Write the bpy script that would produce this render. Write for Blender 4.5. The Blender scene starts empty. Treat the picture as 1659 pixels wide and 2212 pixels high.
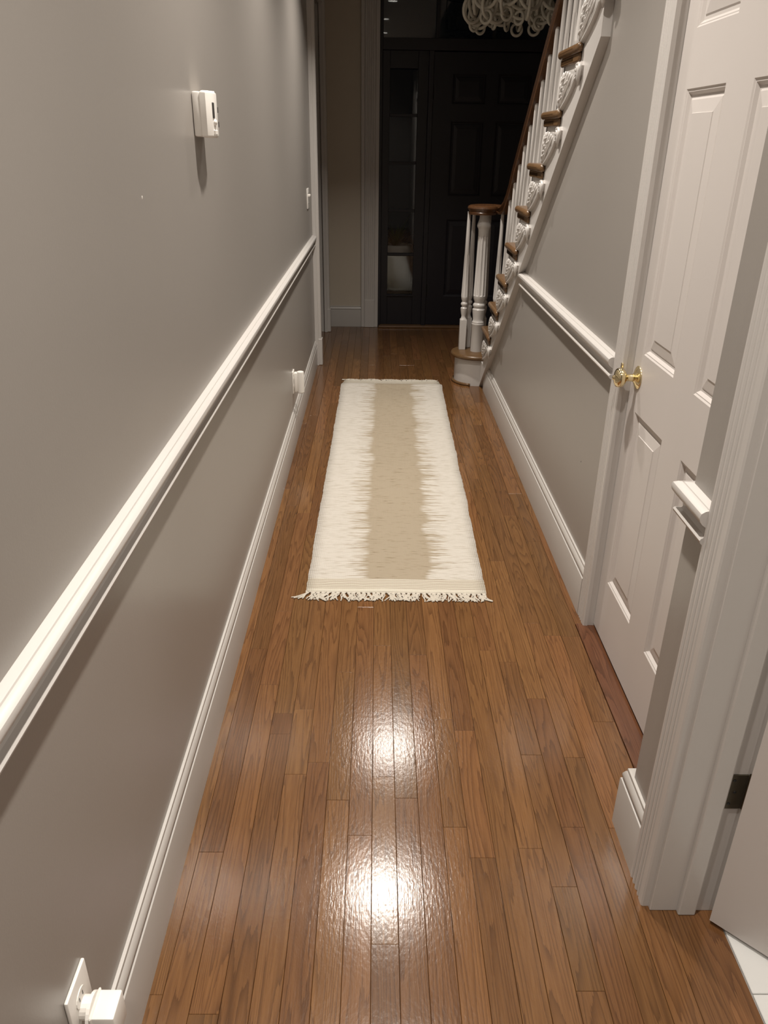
import bpy, bmesh, math, random
from mathutils import Vector, Matrix
random.seed(7)
SC = bpy.context.scene
COL = SC.collection

# ---------------------------------------------------------------- camera
F, CX, CY, EYE = 1664.0, 829.5, 1106.0, 1.47
fwd = Vector((816 - CX, 305 - CY, F)).normalized()          # hall axis in camera space
dwn = Vector((780 - CX, 4580 - CY, F)).normalized()
dwn = (dwn - fwd * dwn.dot(fwd)).normalized()
rgt = dwn.cross(fwd)
up = -dwn
cam_d = bpy.data.cameras.new('camera')
cam = bpy.data.objects.new('camera', cam_d)
COL.objects.link(cam)
RM = Matrix((rgt, fwd, up))                                  # world = RM @ cam
m = Matrix.Identity(4)
for i in range(3):
    m[i][0] = RM[i][0]; m[i][1] = -RM[i][1]; m[i][2] = -RM[i][2]
m[2][3] = EYE
cam.matrix_world = m
cam_d.sensor_fit = 'VERTICAL'; cam_d.sensor_height = 36.0; cam_d.sensor_width = 27.0
cam_d.lens = 36.0 * F / 2212.0
cam_d.clip_start = 0.02
SC.camera = cam

# ---------------------------------------------------------------- world, exposure
w = bpy.data.worlds.new('night'); SC.world = w; w.use_nodes = True
w.node_tree.nodes['Background'].inputs[0].default_value = (0.010, 0.011, 0.014, 1)
w.node_tree.nodes['Background'].inputs[1].default_value = 0.06
SC.view_settings.view_transform = 'Standard'
SC.view_settings.look = 'None'
SC.view_settings.gamma = 1.0
SC.view_settings.use_curve_mapping = False
SC.view_settings.exposure = 0.0

CEIL = 2.74
LIGHTS = [(0.08, -0.55, 12.0), (0.08, 0.72, 16.0), (0.07, 2.03, 18.0), (0.07, 3.28, 17.0), (0.14, 4.55, 20.0)]
LIGHT_COL = (1.0, 0.93, 0.85)

# ---------------------------------------------------------------- helpers
def tag(o, label, cat=None, group=None, kind=None):
    o['label'] = label
    if cat: o['category'] = cat
    if group: o['group'] = group
    if kind: o['kind'] = kind
    return o

def empty(name, loc=(0, 0, 0), rz=0.0, parent=None):
    o = bpy.data.objects.new(name, None); COL.objects.link(o)
    o.empty_display_size = 0.05
    o.location = loc; o.rotation_euler = (0, 0, rz)
    if parent: o.parent = parent
    return o

def link(name, bm, mat, parent=None, smooth=False, loc=None):
    bmesh.ops.recalc_face_normals(bm, faces=bm.faces[:])
    me = bpy.data.meshes.new(name); bm.to_mesh(me); bm.free()
    if smooth:
        for p in me.polygons: p.use_smooth = True
        if smooth != 'all':
            try: me.set_sharp_from_angle(angle=math.radians(40))
            except Exception: pass
    me.materials.append(mat)
    o = bpy.data.objects.new(name, me); COL.objects.link(o)
    if parent: o.parent = parent
    if loc: o.location = loc
    return o

def inst(name, me, parent=None, loc=(0, 0, 0), rot=(0, 0, 0), scale=(1, 1, 1)):
    o = bpy.data.objects.new(name, me); COL.objects.link(o)
    if parent: o.parent = parent
    o.location = loc; o.rotation_euler = rot; o.scale = scale
    return o

def box(bm, x0, x1, y0, y1, z0, z1, bev=0.0, seg=2):
    vs = [bm.verts.new(p) for p in ((x0, y0, z0), (x1, y0, z0), (x1, y1, z0), (x0, y1, z0),
                                    (x0, y0, z1), (x1, y0, z1), (x1, y1, z1), (x0, y1, z1))]
    fs = [bm.faces.new([vs[i] for i in f]) for f in ((3, 2, 1, 0), (4, 5, 6, 7), (0, 1, 5, 4), (1, 2, 6, 5), (2, 3, 7, 6), (3, 0, 4, 7))]
    if bev > 0:
        es = list({e for f in fs for e in f.edges})
        bmesh.ops.bevel(bm, geom=es, offset=bev, segments=seg, affect='EDGES', profile=0.5)
    return vs

def prism(bm, pts, fn0, fn1):
    """extrude a 2-D outline between two mappings pt -> 3-D"""
    a = [bm.verts.new(fn0(p)) for p in pts]; b = [bm.verts.new(fn1(p)) for p in pts]
    n = len(pts)
    bm.faces.new(a); bm.faces.new(list(reversed(b)))
    for i in range(n):
        j = (i + 1) % n
        bm.faces.new((a[j], a[i], b[i], b[j]))

def mould(bm, prof, A, B, nrm, z0=0.0, ma=0.0, mb=0.0):
    """horizontal moulding: profile (depth, height) from A to B on a wall whose outward normal is nrm; ma/mb mitre (+ = longer at depth)"""
    A = Vector(A); B = Vector(B); t = (B - A).normalized(); n = Vector(nrm)
    def f(P, s, k):
        return lambda p: (P.x + n.x * p[0] + t.x * s * k * p[0], P.y + n.y * p[0] + t.y * s * k * p[0], z0 + p[1])
    prism(bm, prof, f(A, -1, ma), f(B, 1, mb))

def vmould(bm, prof, z0, z1, org, along, nrm):
    """vertical moulding: profile (s along wall, depth)"""
    o = Vector(org); a = Vector(along); n = Vector(nrm)
    f = lambda z: (lambda p: (o.x + a.x * p[0] + n.x * p[1], o.y + a.y * p[0] + n.y * p[1], z))
    prism(bm, prof, f(z0), f(z1))

def lathe(bm, prof, c=(0, 0, 0), seg=20, flute=None, cap=True):
    rings = []
    for (r, z) in prof:
        ring = []
        for i in range(seg):
            a = 2 * math.pi * i / seg
            rr = r
            if flute and flute[0] <= z <= flute[1]: rr = r * (1 - (1 - flute[2]) * flute[3][i % len(flute[3])])
            ring.append(bm.verts.new((c[0] + rr * math.cos(a), c[1] + rr * math.sin(a), c[2] + z)))
        rings.append(ring)
    for k in range(len(rings) - 1):
        for i in range(seg):
            j = (i + 1) % seg
            bm.faces.new((rings[k][i], rings[k][j], rings[k + 1][j], rings[k + 1][i]))
    if cap:
        bm.faces.new(list(reversed(rings[0]))); bm.faces.new(rings[-1])

def tube(bm, pts, rad, seg=6, cap=True):
    pts = [Vector(p) for p in pts]; n = len(pts)
    rads = rad if isinstance(rad, (list, tuple)) else [rad] * n
    rings = []; prev = None
    for i, p in enumerate(pts):
        t = (pts[min(i + 1, n - 1)] - pts[max(i - 1, 0)]).normalized()
        ref = prev if prev is not None else (Vector((0, 0, 1)) if abs(t.z) < 0.9 else Vector((1, 0, 0)))
        u = (ref - t * ref.dot(t)).normalized(); v = t.cross(u); prev = u
        rings.append([bm.verts.new(p + (u * math.cos(2 * math.pi * k / seg) + v * math.sin(2 * math.pi * k / seg)) * rads[i]) for k in range(seg)])
    for i in range(n - 1):
        for k in range(seg):
            l = (k + 1) % seg
            bm.faces.new((rings[i][k], rings[i][l], rings[i + 1][l], rings[i + 1][k]))
    if cap:
        bm.faces.new(list(reversed(rings[0]))); bm.faces.new(rings[-1])

def torus(bm, c, R, r, ax=(0, 0, 1), S=24, s=8, sq=1.0):
    q = Vector(ax).to_track_quat('Z', 'Y'); c = Vector(c)
    rings = []
    for i in range(S):
        a = 2 * math.pi * i / S
        ring = []
        for k in range(s):
            b = 2 * math.pi * k / s
            ring.append(bm.verts.new(c + q @ Vector(((R + r * math.cos(b)) * math.cos(a), (R + r * math.cos(b)) * math.sin(a) * sq, r * math.sin(b)))))
        rings.append(ring)
    for i in range(S):
        j = (i + 1) % S
        for k in range(s):
            l = (k + 1) % s
            bm.faces.new((rings[i][k], rings[j][k], rings[j][l], rings[i][l]))

def ellipsoid(bm, c, rx, ry, rz, rot=None, u=8, v=6):
    M = Matrix.Translation(Vector(c)) @ (rot.to_4x4() if rot else Matrix.Identity(4)) @ Matrix.Diagonal((rx, ry, rz, 1))
    bmesh.ops.create_uvsphere(bm, u_segments=u, v_segments=v, radius=1.0, matrix=M)

# ---------------------------------------------------------------- materials
def newmat(name):
    mt = bpy.data.materials.new(name); mt.use_nodes = True
    nt = mt.node_tree; b = nt.nodes['Principled BSDF']
    return mt, nt, b

def N(nt, t, **kw):
    n = nt.nodes.new(t)
    for k, v in kw.items(): setattr(n, k, v)
    return n

def plain(name, col, rough=0.5, metal=0.0, spec=0.5, var=0.04, nscale=8.0, bump=0.0, bscale=200.0, coat=0.0):
    mt, nt, b = newmat(name)
    tc = N(nt, 'ShaderNodeTexCoord')
    ns = N(nt, 'ShaderNodeTexNoise'); ns.inputs['Scale'].default_value = nscale; ns.inputs['Detail'].default_value = 3
    nt.links.new(tc.outputs['Object'], ns.inputs['Vector'])
    mx = N(nt, 'ShaderNodeMixRGB')
    mx.inputs[1].default_value = tuple(c * (1 - var) for c in col) + (1,)
    mx.inputs[2].default_value = tuple(min(1, c * (1 + var)) for c in col) + (1,)
    nt.links.new(ns.outputs['Fac'], mx.inputs[0]); nt.links.new(mx.outputs[0], b.inputs['Base Color'])
    b.inputs['Roughness'].default_value = rough; b.inputs['Metallic'].default_value = metal
    b.inputs['Specular IOR Level'].default_value = spec
    b.inputs['Coat Weight'].default_value = coat
    if bump > 0:
        n2 = N(nt, 'ShaderNodeTexNoise'); n2.inputs['Scale'].default_value = bscale; n2.inputs['Detail'].default_value = 2
        nt.links.new(tc.outputs['Object'], n2.inputs['Vector'])
        bp = N(nt, 'ShaderNodeBump'); bp.inputs['Strength'].default_value = bump; bp.inputs['Distance'].default_value = 0.002
        nt.links.new(n2.outputs['Fac'], bp.inputs['Height']); nt.links.new(bp.outputs[0], b.inputs['Normal'])
    return mt

def wood(name, dark, mid, light, axis='Y', rough=0.25, rnd=0.25, bump=0.15, scale=1.0):
    """boards: streaky pores, cathedral figure, tone varying from board to board"""
    mt, nt, b = newmat(name)
    L = nt.links.new
    tc = N(nt, 'ShaderNodeTexCoord'); oi = N(nt, 'ShaderNodeObjectInfo')
    off = N(nt, 'ShaderNodeVectorMath', operation='SCALE'); off.inputs[0].default_value = (13.7, 31.1, 7.3)
    L(oi.outputs['Random'], off.inputs['Scale'])
    add = N(nt, 'ShaderNodeVectorMath', operation='ADD'); L(tc.outputs['Object'], add.inputs[0]); L(off.outputs[0], add.inputs[1])
    st = {'X': (0.030, 1, 1), 'Y': (1, 0.030, 1), 'Z': (1, 1, 0.06)}[axis]
    s2 = {'X': (0.055, 1, 1), 'Y': (1, 0.055, 1), 'Z': (1, 1, 0.11)}[axis]
    def mapped(sc):
        mp = N(nt, 'ShaderNodeVectorMath', operation='MULTIPLY'); mp.inputs[1].default_value = tuple(v * scale for v in sc)
        L(add.outputs[0], mp.inputs[0]); return mp
    m1, m2 = mapped(st), mapped(s2)
    pores = N(nt, 'ShaderNodeTexNoise'); pores.inputs['Scale'].default_value = 380; pores.inputs['Detail'].default_value = 3; pores.inputs['Roughness'].default_value = 0.65
    L(m1.outputs[0], pores.inputs['Vector'])
    warp = N(nt, 'ShaderNodeTexNoise'); warp.inputs['Scale'].default_value = 14; warp.inputs['Detail'].default_value = 2
    L(m2.outputs[0], warp.inputs['Vector'])
    fig = N(nt, 'ShaderNodeMath', operation='MULTIPLY'); fig.inputs[1].default_value = 21.0; L(warp.outputs['Fac'], fig.inputs[0])
    jit = N(nt, 'ShaderNodeMath', operation='MULTIPLY_ADD'); jit.inputs[1].default_value = 0.55; L(pores.outputs['Fac'], jit.inputs[0]); L(fig.outputs[0], jit.inputs[2])
    sn = N(nt, 'ShaderNodeMath', operation='FRACT'); L(jit.outputs[0], sn.inputs[0])
    pw = N(nt, 'ShaderNodeMath', operation='POWER'); pw.inputs[1].default_value = 2.4; L(sn.outputs[0], pw.inputs[0])
    c1 = N(nt, 'ShaderNodeMixRGB'); c1.inputs[1].default_value = mid + (1,); c1.inputs[2].default_value = light + (1,)
    rp = N(nt, 'ShaderNodeMapRange'); rp.inputs[1].default_value = 0.35; rp.inputs[2].default_value = 0.65; L(pores.outputs['Fac'], rp.inputs[0])
    L(rp.outputs[0], c1.inputs[0])
    c2 = N(nt, 'ShaderNodeMixRGB'); c2.inputs[2].default_value = dark + (1,)
    rf = N(nt, 'ShaderNodeMapRange'); rf.inputs[1].default_value = 0.08; rf.inputs[2].default_value = 0.95; rf.inputs[3].default_value = 0.0; rf.inputs[4].default_value = 0.55
    L(pw.outputs[0], rf.inputs[0]); L(c1.outputs[0], c2.inputs[1]); L(rf.outputs[0], c2.inputs[0])
    hs = N(nt, 'ShaderNodeHueSaturation')
    hv = N(nt, 'ShaderNodeMapRange'); hv.inputs[3].default_value = 1 - rnd; hv.inputs[4].default_value = 1 + rnd; L(oi.outputs['Random'], hv.inputs[0])
    r7 = N(nt, 'ShaderNodeMath', operation='MULTIPLY'); r7.inputs[1].default_value = 7.31; L(oi.outputs['Random'], r7.inputs[0])
    fr = N(nt, 'ShaderNodeMath', operation='FRACT'); L(r7.outputs[0], fr.inputs[0])
    hh = N(nt, 'ShaderNodeMapRange'); hh.inputs[3].default_value = 0.5 - 0.002; hh.inputs[4].default_value = 0.5 + 0.005; L(fr.outputs[0], hh.inputs[0])
    L(hh.outputs[0], hs.inputs['Hue']); L(hv.outputs[0], hs.inputs['Value']); L(c2.outputs[0], hs.inputs['Color'])
    L(hs.outputs[0], b.inputs['Base Color'])
    b.inputs['Roughness'].default_value = rough
    b.inputs['Specular IOR Level'].default_value = 0.5
    # lacquer ripple + open grain
    peel = N(nt, 'ShaderNodeTexNoise'); peel.inputs['Scale'].default_value = 160; peel.inputs['Detail'].default_value = 2
    mp3 = mapped((1, 0.45, 1) if axis == 'Y' else (1, 1, 1)); L(mp3.outputs[0], peel.inputs['Vector'])
    hsum = N(nt, 'ShaderNodeMath', operation='MULTIPLY_ADD'); hsum.inputs[1].default_value = 0.5; L(pores.outputs['Fac'], hsum.inputs[0]); L(peel.outputs['Fac'], hsum.inputs[2])
    bp = N(nt, 'ShaderNodeBump'); bp.inputs['Strength'].default_value = bump; bp.inputs['Distance'].default_value = 0.0012
    L(hsum.outputs[0], bp.inputs['Height']); L(bp.outputs[0], b.inputs['Normal'])
    return mt

M = {}
M['wall'] = plain('wall_paint_grey', (0.312, 0.288, 0.263), rough=0.33, spec=0.5, var=0.02, nscale=3, bump=0.05, bscale=260)
M['wallf'] = plain('entrance_wall_beige', (0.56, 0.50, 0.41), rough=0.5, var=0.02, nscale=3)
M['ceil'] = plain('ceiling_paint_white', (0.78, 0.75, 0.70), rough=0.8, var=0.02)
M['trim'] = plain('trim_paint_white', (0.56, 0.533, 0.505), rough=0.30, spec=0.5, var=0.02, nscale=5, bump=0.03, bscale=60)
M['base'] = plain('baseboard_white_shaded', (0.47, 0.445, 0.415), rough=0.32, var=0.02, nscale=5)  # trim white, darkened: shade of the upright faces put into the colour
M['doorw'] = plain('door_paint_white', (0.60, 0.56, 0.53), rough=0.36, spec=0.5, var=0.02, nscale=4, bump=0.04, bscale=180)
M['plastic'] = plain('plastic_white', (0.80, 0.77, 0.72), rough=0.35, var=0.01)
M['slot'] = plain('dark_slot', (0.05, 0.045, 0.04), rough=0.5)
M['floor'] = wood('oak_plank', (0.045, 0.018, 0.007), (0.128, 0.057, 0.021), (0.168, 0.079, 0.030), 'Y', rough=0.16, rnd=0.19, bump=0.18)
M['tread'] = wood('oak_tread', (0.055, 0.028, 0.012), (0.130, 0.068, 0.030), (0.175, 0.095, 0.043), 'X', rough=0.3, rnd=0.08, bump=0.1)
M['rail'] = wood('dark_oak_rail', (0.03, 0.013, 0.006), (0.075, 0.032, 0.013), (0.11, 0.048, 0.02), 'Y', rough=0.28, rnd=0.05, bump=0.08)
M['saddle'] = wood('red_oak_saddle', (0.040, 0.015, 0.008), (0.105, 0.040, 0.020), (0.135, 0.056, 0.028), 'Y', rough=0.16, rnd=0.05, bump=0.15)
M['brass'] = plain('polished_brass', (0.86, 0.74, 0.46), rough=0.12, metal=1.0, var=0.03)
M['bronze'] = plain('aged_hinge_metal', (0.10, 0.085, 0.06), rough=0.42, metal=0.8, var=0.2, nscale=60)
M['black'] = plain('black_iron', (0.012, 0.012, 0.012), rough=0.4)
M['navy'] = plain('navy_black_door_paint', (0.013, 0.012, 0.017), rough=0.42, spec=0.4, var=0.05)
M['navyframe'] = plain('navy_black_frame_paint', (0.017, 0.016, 0.020), rough=0.4, spec=0.4, var=0.05)
M['yarn'] = plain('cotton_yarn', (0.56, 0.52, 0.45), rough=0.95, spec=0.1, var=0.12, nscale=200)
M['ring'] = plain('whitewashed_ring', (0.60, 0.58, 0.50), rough=0.6, var=0.15, nscale=30, bump=0.2, bscale=120)
M['iron'] = plain('chandelier_metal', (0.10, 0.09, 0.08), rough=0.45, metal=0.7)
M['tile'] = plain('white_marble_tile', (0.80, 0.80, 0.78), rough=0.25, var=0.07, nscale=5)
M['grout'] = plain('tile_grout', (0.45, 0.43, 0.40), rough=0.9)
M['pot'] = plain('glazed_planter', (0.62, 0.58, 0.54), rough=0.5, var=0.05)
M['leaf'] = plain('leaf_green', (0.10, 0.13, 0.03), rough=0.5, var=0.3, nscale=20)
M['concrete'] = plain('porch_concrete', (0.20, 0.19, 0.18), rough=0.9, var=0.1)
M['sub'] = plain('subfloor', (0.03, 0.018, 0.010), rough=0.9)
M['white_emit'], _nt, _b = newmat('lamp_lens')
_b.inputs['Base Color'].default_value = (0.9, 0.9, 0.9, 1)
_b.inputs['Emission Color'].default_value = LIGHT_COL + (1,)
_b.inputs['Emission Strength'].default_value = 6.0

gm, nt, b = newmat('window_glass')
for n in list(nt.nodes):
    if n.type != 'OUTPUT_MATERIAL': nt.nodes.remove(n)
tr = N(nt, 'ShaderNodeBsdfTransparent'); tr.inputs[0].default_value = (0.9, 0.92, 0.92, 1)
gl = N(nt, 'ShaderNodeBsdfGlossy'); gl.inputs['Roughness'].default_value = 0.02
fz = N(nt, 'ShaderNodeFresnel'); fz.inputs[0].default_value = 1.5
mx = N(nt, 'ShaderNodeMixShader')
nt.links.new(fz.outputs[0], mx.inputs[0]); nt.links.new(tr.outputs[0], mx.inputs[1]); nt.links.new(gl.outputs[0], mx.inputs[2])
nt.links.new(mx.outputs[0], [n for n in nt.nodes if n.type == 'OUTPUT_MATERIAL'][0].inputs[0])
M['glass'] = gm

# woven rug: cream sides, beige centre with feathered weft ends, ribbed end bands
RUG_L, RUG_W = 2.72, 0.650
def rug_mat():
    mt, nt, b = newmat('handwoven_cotton'); L = nt.links.new
    tc = N(nt, 'ShaderNodeTexCoord'); sp = N(nt, 'ShaderNodeSeparateXYZ'); L(tc.outputs['Object'], sp.inputs[0])
    def math_(op, a, bb=None, c=None):
        n = N(nt, 'ShaderNodeMath', operation=op)
        for i, v in enumerate((a, bb, c)):
            if v is None: continue
            if isinstance(v, (int, float)): n.inputs[i].default_value = v
            else: L(v, n.inputs[i])
        return n.outputs[0]
    X, Y = sp.outputs[0], sp.outputs[1]
    wob = N(nt, 'ShaderNodeTexNoise'); wob.inputs['Scale'].default_value = 9; wob.inputs['Detail'].default_value = 2
    L(tc.outputs['Object'], wob.inputs['Vector'])
    Yw = math_('ADD', Y, math_('MULTIPLY', math_('SUBTRACT', wob.outputs['Fac'], 0.5), 0.012))
    row = math_('FLOOR', math_('DIVIDE', Yw, 0.0036))
    side = math_('GREATER_THAN', X, 0.01)
    seed = math_('ADD', row, math_('MULTIPLY', side, 517.3))
    wn = N(nt, 'ShaderNodeTexWhiteNoise', noise_dimensions='1D'); L(seed, wn.inputs['W'])
    slow = N(nt, 'ShaderNodeTexNoise', noise_dimensions='1D'); slow.inputs['Scale'].default_value = 1.0; slow.inputs['Detail'].default_value = 2
    L(math_('ADD', math_('MULTIPLY', Y, 5.0), math_('MULTIPLY', side, 40.0)), slow.inputs['W'])
    half = math_('ADD', math_('ADD', 0.114, math_('MULTIPLY', math_('POWER', wn.outputs['Value'], 2.6), 0.100)), math_('MULTIPLY', math_('SUBTRACT', slow.outputs['Fac'], 0.5), 0.06))
    dist = math_('ABSOLUTE', math_('SUBTRACT', X, 0.010))
    mr = N(nt, 'ShaderNodeMapRange'); L(math_('SUBTRACT', half, dist), mr.inputs[0]); mr.inputs[1].default_value = -0.012; mr.inputs[2].default_value = 0.006
    beige = mr.outputs[0]
    # slubs
    mp = N(nt, 'ShaderNodeVectorMath', operation='MULTIPLY'); mp.inputs[1].default_value = (0.12, 1, 1); L(tc.outputs['Object'], mp.inputs[0])
    sl = N(nt, 'ShaderNodeTexNoise'); sl.inputs['Scale'].default_value = 170; sl.inputs['Detail'].default_value = 3; L(mp.outputs[0], sl.inputs['Vector'])
    c1 = N(nt, 'ShaderNodeMixRGB'); c1.inputs[1].default_value = (0.43, 0.39, 0.33, 1); c1.inputs[2].default_value = (0.545, 0.51, 0.455, 1)
    r1 = N(nt, 'ShaderNodeMapRange'); r1.inputs[1].default_value = 0.3; r1.inputs[2].default_value = 0.5; L(sl.outputs['Fac'], r1.inputs[0]); L(r1.outputs[0], c1.inputs[0])
    c2 = N(nt, 'ShaderNodeMixRGB'); c2.inputs[1].default_value = (0.20, 0.155, 0.095, 1); c2.inputs[2].default_value = (0.345, 0.290, 0.213, 1)
    r2 = N(nt, 'ShaderNodeMapRange'); r2.inputs[1].default_value = 0.25; r2.inputs[2].default_value = 0.42; L(sl.outputs['Fac'], r2.inputs[0]); L(r2.outputs[0], c2.inputs[0])
    c3 = N(nt, 'ShaderNodeMixRGB'); L(beige, c3.inputs[0]); L(c1.outputs[0], c3.inputs[1]); L(c2.outputs[0], c3.inputs[2])
    # end bands
    endd = math_('SUBTRACT', RUG_L / 2, math_('ABSOLUTE', Y))
    inband = math_('LESS_THAN', endd, 0.092)
    hem = math_('LESS_THAN', endd, 0.022)
    rib = math_('FRACT', math_('DIVIDE', Yw, 0.0115))
    ribm = math_('MULTIPLY', math_('GREATER_THAN', rib, 0.55), math_('SUBTRACT', 1.0, hem))
    c4 = N(nt, 'ShaderNodeMixRGB'); c4.inputs[1].default_value = (0.57, 0.53, 0.445, 1); c4.inputs[2].default_value = (0.35, 0.30, 0.235, 1); L(ribm, c4.inputs[0])
    c5 = N(nt, 'ShaderNodeMixRGB'); L(inband, c5.inputs[0]); L(c3.outputs[0], c5.inputs[1]); L(c4.outputs[0], c5.inputs[2])
    L(c5.outputs[0], b.inputs['Base Color'])
    b.inputs['Roughness'].default_value = 0.95; b.inputs['Specular IOR Level'].default_value = 0.1
    weft = math_('ABSOLUTE', math_('SINE', math_('MULTIPLY', Yw, 3.14159 / 0.0055)))
    warp = math_('ABSOLUTE', math_('SINE', math_('MULTIPLY', X, 3.14159 / 0.007)))
    hgt = math_('ADD', math_('ADD', weft, math_('MULTIPLY', warp, 0.35)), math_('MULTIPLY', sl.outputs['Fac'], 1.2))
    bp = N(nt, 'ShaderNodeBump'); bp.inputs['Strength'].default_value = 0.55; bp.inputs['Distance'].default_value = 0.0025
    L(hgt, bp.inputs['Height']); L(bp.outputs[0], b.inputs['Normal'])
    return mt
M['rug'] = rug_mat()

# ---------------------------------------------------------------- setting: dimensions from the photograph (metres)
LX, RX, NX = -0.437, 0.722, 0.595        # left wall, right wall under the stairs, right wall near the doorway
JOG = 1.31                               # where the near right wall ends
FRONT = 6.82                             # front wall of the entrance hall

# --- floor boards
bm = bmesh.new()
box(bm, -1.9, 0.745, 5.2, 6.95, -0.05, -0.012); box(bm, -0.60, 0.745, -1.6, 5.2, -0.05, -0.012); box(bm, 0.745, 1.9, 4.9, 6.95, -0.05, -0.012)
floor = link('floor', bm, M['sub'])
tag(floor, 'glossy brown oak strip floor running down the hallway', 'floor', kind='structure')
PW = 0.0565
JOINTS = [(-0.3271, 2.2564), (-0.0311, 2.2854), (-0.3654, 2.0365), (-0.3168, 1.8565), (0.0279, 1.7333), (-0.2589, 1.7288), (-0.2494, 1.644),
          (-0.2039, 1.7463), (-0.2034, 1.4947), (-0.0856, 1.4095), (0.0297, 2.058), (0.1349, 2.0091), (-0.0891, 1.9187), (0.3099, 2.1084),
          (0.4336, 1.9747), (0.5401, 2.1934), (0.4267, 1.5681), (0.5452, 1.5591), (0.4959, 1.7988), (0.6535, 1.7001), (0.082, 1.4163),
          (0.0264, 1.4869), (0.198, 1.327), (0.481, 1.328), (-0.0282, 1.3021), (-0.3677, 1.2531), (0.2603, 1.2403), (0.3703, 1.2661),
          (0.4263, 1.1644), (0.0305, 1.0295), (0.4259, 0.9339), (-0.3141, 0.8901)]
def plank_mesh(w, l, t=0.012, c=0.0008):
    x, y = w / 2, l / 2
    v = [(-x, -y, -t), (x, -y, -t), (x, y, -t), (-x, y, -t), (-x, -y, -c), (x, -y, -c), (x, y, -c), (-x, y, -c),
         (-x + c, -y + c, 0), (x - c, -y + c, 0), (x - c, y - c, 0), (-x + c, y - c, 0)]
    f = [(3, 2, 1, 0), (8, 9, 10, 11), (0, 1, 5, 4), (1, 2, 6, 5), (2, 3, 7, 6), (3, 0, 4, 7), (4, 5, 9, 8), (5, 6, 10, 9), (6, 7, 11, 10), (7, 4, 8, 11)]
    me = bpy.data.meshes.new('plank'); me.from_pydata(v, [], f); me.materials.append(M['floor']); return me
rp = random.Random(3)
def add_planks(x0, x1, cuts, y0, y1):
    ys = [y0] + sorted(c for c in cuts if y0 + 0.08 < c < y1 - 0.08) + [y1]
    for a, bb in zip(ys, ys[1:]):
        me = plank_mesh(x1 - x0 - 0.0007, bb - a - 0.0002)
        inst('plank', me, floor, ((x0 + x1) / 2, (a + bb) / 2, rp.uniform(-0.0004, 0.0)))
for k in range(-8, 13):
    x0, x1 = k * PW, (k + 1) * PW
    if k == -8: x0 = LX
    y0, y1 = 0.45, 6.80
    if k == 12: x1 = 0.733; y1 = 1.16
    if k == 11: x1 = 0.684
    known = [j[1] for j in JOINTS if x0 <= j[0] < x1]
    cuts = list(known)
    y = (min(known) if known else rp.uniform(0.9, 1.7))
    y = (max(known) if known else rp.uniform(0.6, 1.2))
    if not known: cuts.append(y)
    while y < 6.6:
        y += rp.choice((0.42, 0.6, 0.8, 1.0, 1.25)) * rp.uniform(0.85, 1.15); cuts.append(y)
    add_planks(x0, x1, cuts, y0, y1)
add_planks(0.684, 0.722, [2.9, 3.7, 4.4], 2.19, 5.0)
for k in range(12, 31):
    x0, x1 = k * PW, (k + 1) * PW
    if k == 12: x0 = 0.684
    add_planks(x0, x1, [rp.uniform(5.7, 6.2)], 5.0, 6.80)
for (x0, x1, y0, y1) in [(LX, 0.733, -1.5, 0.45)]:
    n = 20
    for k in range(n):
        add_planks(x0 + (x1 - x0) * k / n, x0 + (x1 - x0) * (k + 1) / n, [rp.uniform(-1.0, 0.0)], y0, y1)
for k in range(18):
    add_planks(-1.5 + k * (1.5 + LX) / 18, -1.5 + (k + 1) * (1.5 + LX) / 18, [], 5.3, 6.80)
bm = bmesh.new(); box(bm, 0.685, 0.760, 1.32, 2.189, -0.012, 0.0035, 0.0025, 2)
o = link('door_saddle', bm, M['saddle'], floor)

# --- tiled floor of the room beyond the near doorway
bm = bmesh.new(); box(bm, 0.734, 2.6, -0.6, 1.31, -0.05, -0.006)
tfl = link('floor_tiled', bm, M['grout']); tag(tfl, 'white tiled floor beyond the open door', 'floor', kind='structure')
bm = bmesh.new(); box(bm, 0, 0.303, 0, 0.303, -0.008, 0, 0.0012, 1)
tile0 = link('tile', bm, M['tile'], tfl, loc=(0.736, 0.93 - 0.305 * 5, 0))
for i in range(6):
    for j in range(7):
        if i == j == 0: continue
        yy = 0.93 + 0.305 * (j - 5)
        inst('tile', tile0.data, tfl, (0.736 + 0.305 * i, yy, 0))

# --- ceiling
bm = bmesh.new()
box(bm, -0.56, RX, -1.6, 5.58, CEIL, 3.6); box(bm, RX, 2.7, -1.6, 2.3, CEIL, 3.6)
o = link('ceiling', bm, M['ceil']); tag(o, 'white flat ceiling above the hallway', 'ceiling', kind='structure')
bm = bmesh.new(); box(bm, -0.56, 1.9, 2.3, 6.95, 3.6, 3.7)
o = link('ceiling_entrance', bm, M['ceil']); tag(o, 'high ceiling over the stairs and entrance', 'ceiling', kind='structure')

# --- walls
bm = bmesh.new()
box(bm, LX - 0.12, LX, -1.6, 5.50, 0, CEIL); box(bm, LX - 0.12, LX, 5.50, 6.62, 2.36, 3.6); box(bm, LX - 0.12, LX, 6.62, FRONT, 0, 3.6)
o = link('wall_left', bm, M['wall']); tag(o, 'long grey painted wall with the thermostat and white chair rail', 'wall', kind='structure')
bm = bmesh.new()
RAKE = 0.802; FOOT = 5.011
box(bm, RX, RX + 0.05, JOG, 1.425, 0, CEIL); box(bm, RX, RX + 0.05, 1.425, 2.185, 2.045, CEIL)
prism(bm, [(2.185, 0), (FOOT, 0), (2.82, RAKE * (FOOT - 2.82)), (2.82, CEIL), (2.185, CEIL)], lambda p: (RX, p[0], p[1]), lambda p: (RX + 0.05, p[0], p[1]))
o = link('wall_right', bm, M['wall']); tag(o, 'grey painted wall under the staircase with panelled closet door', 'wall', kind='structure')
bm = bmesh.new()
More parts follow.
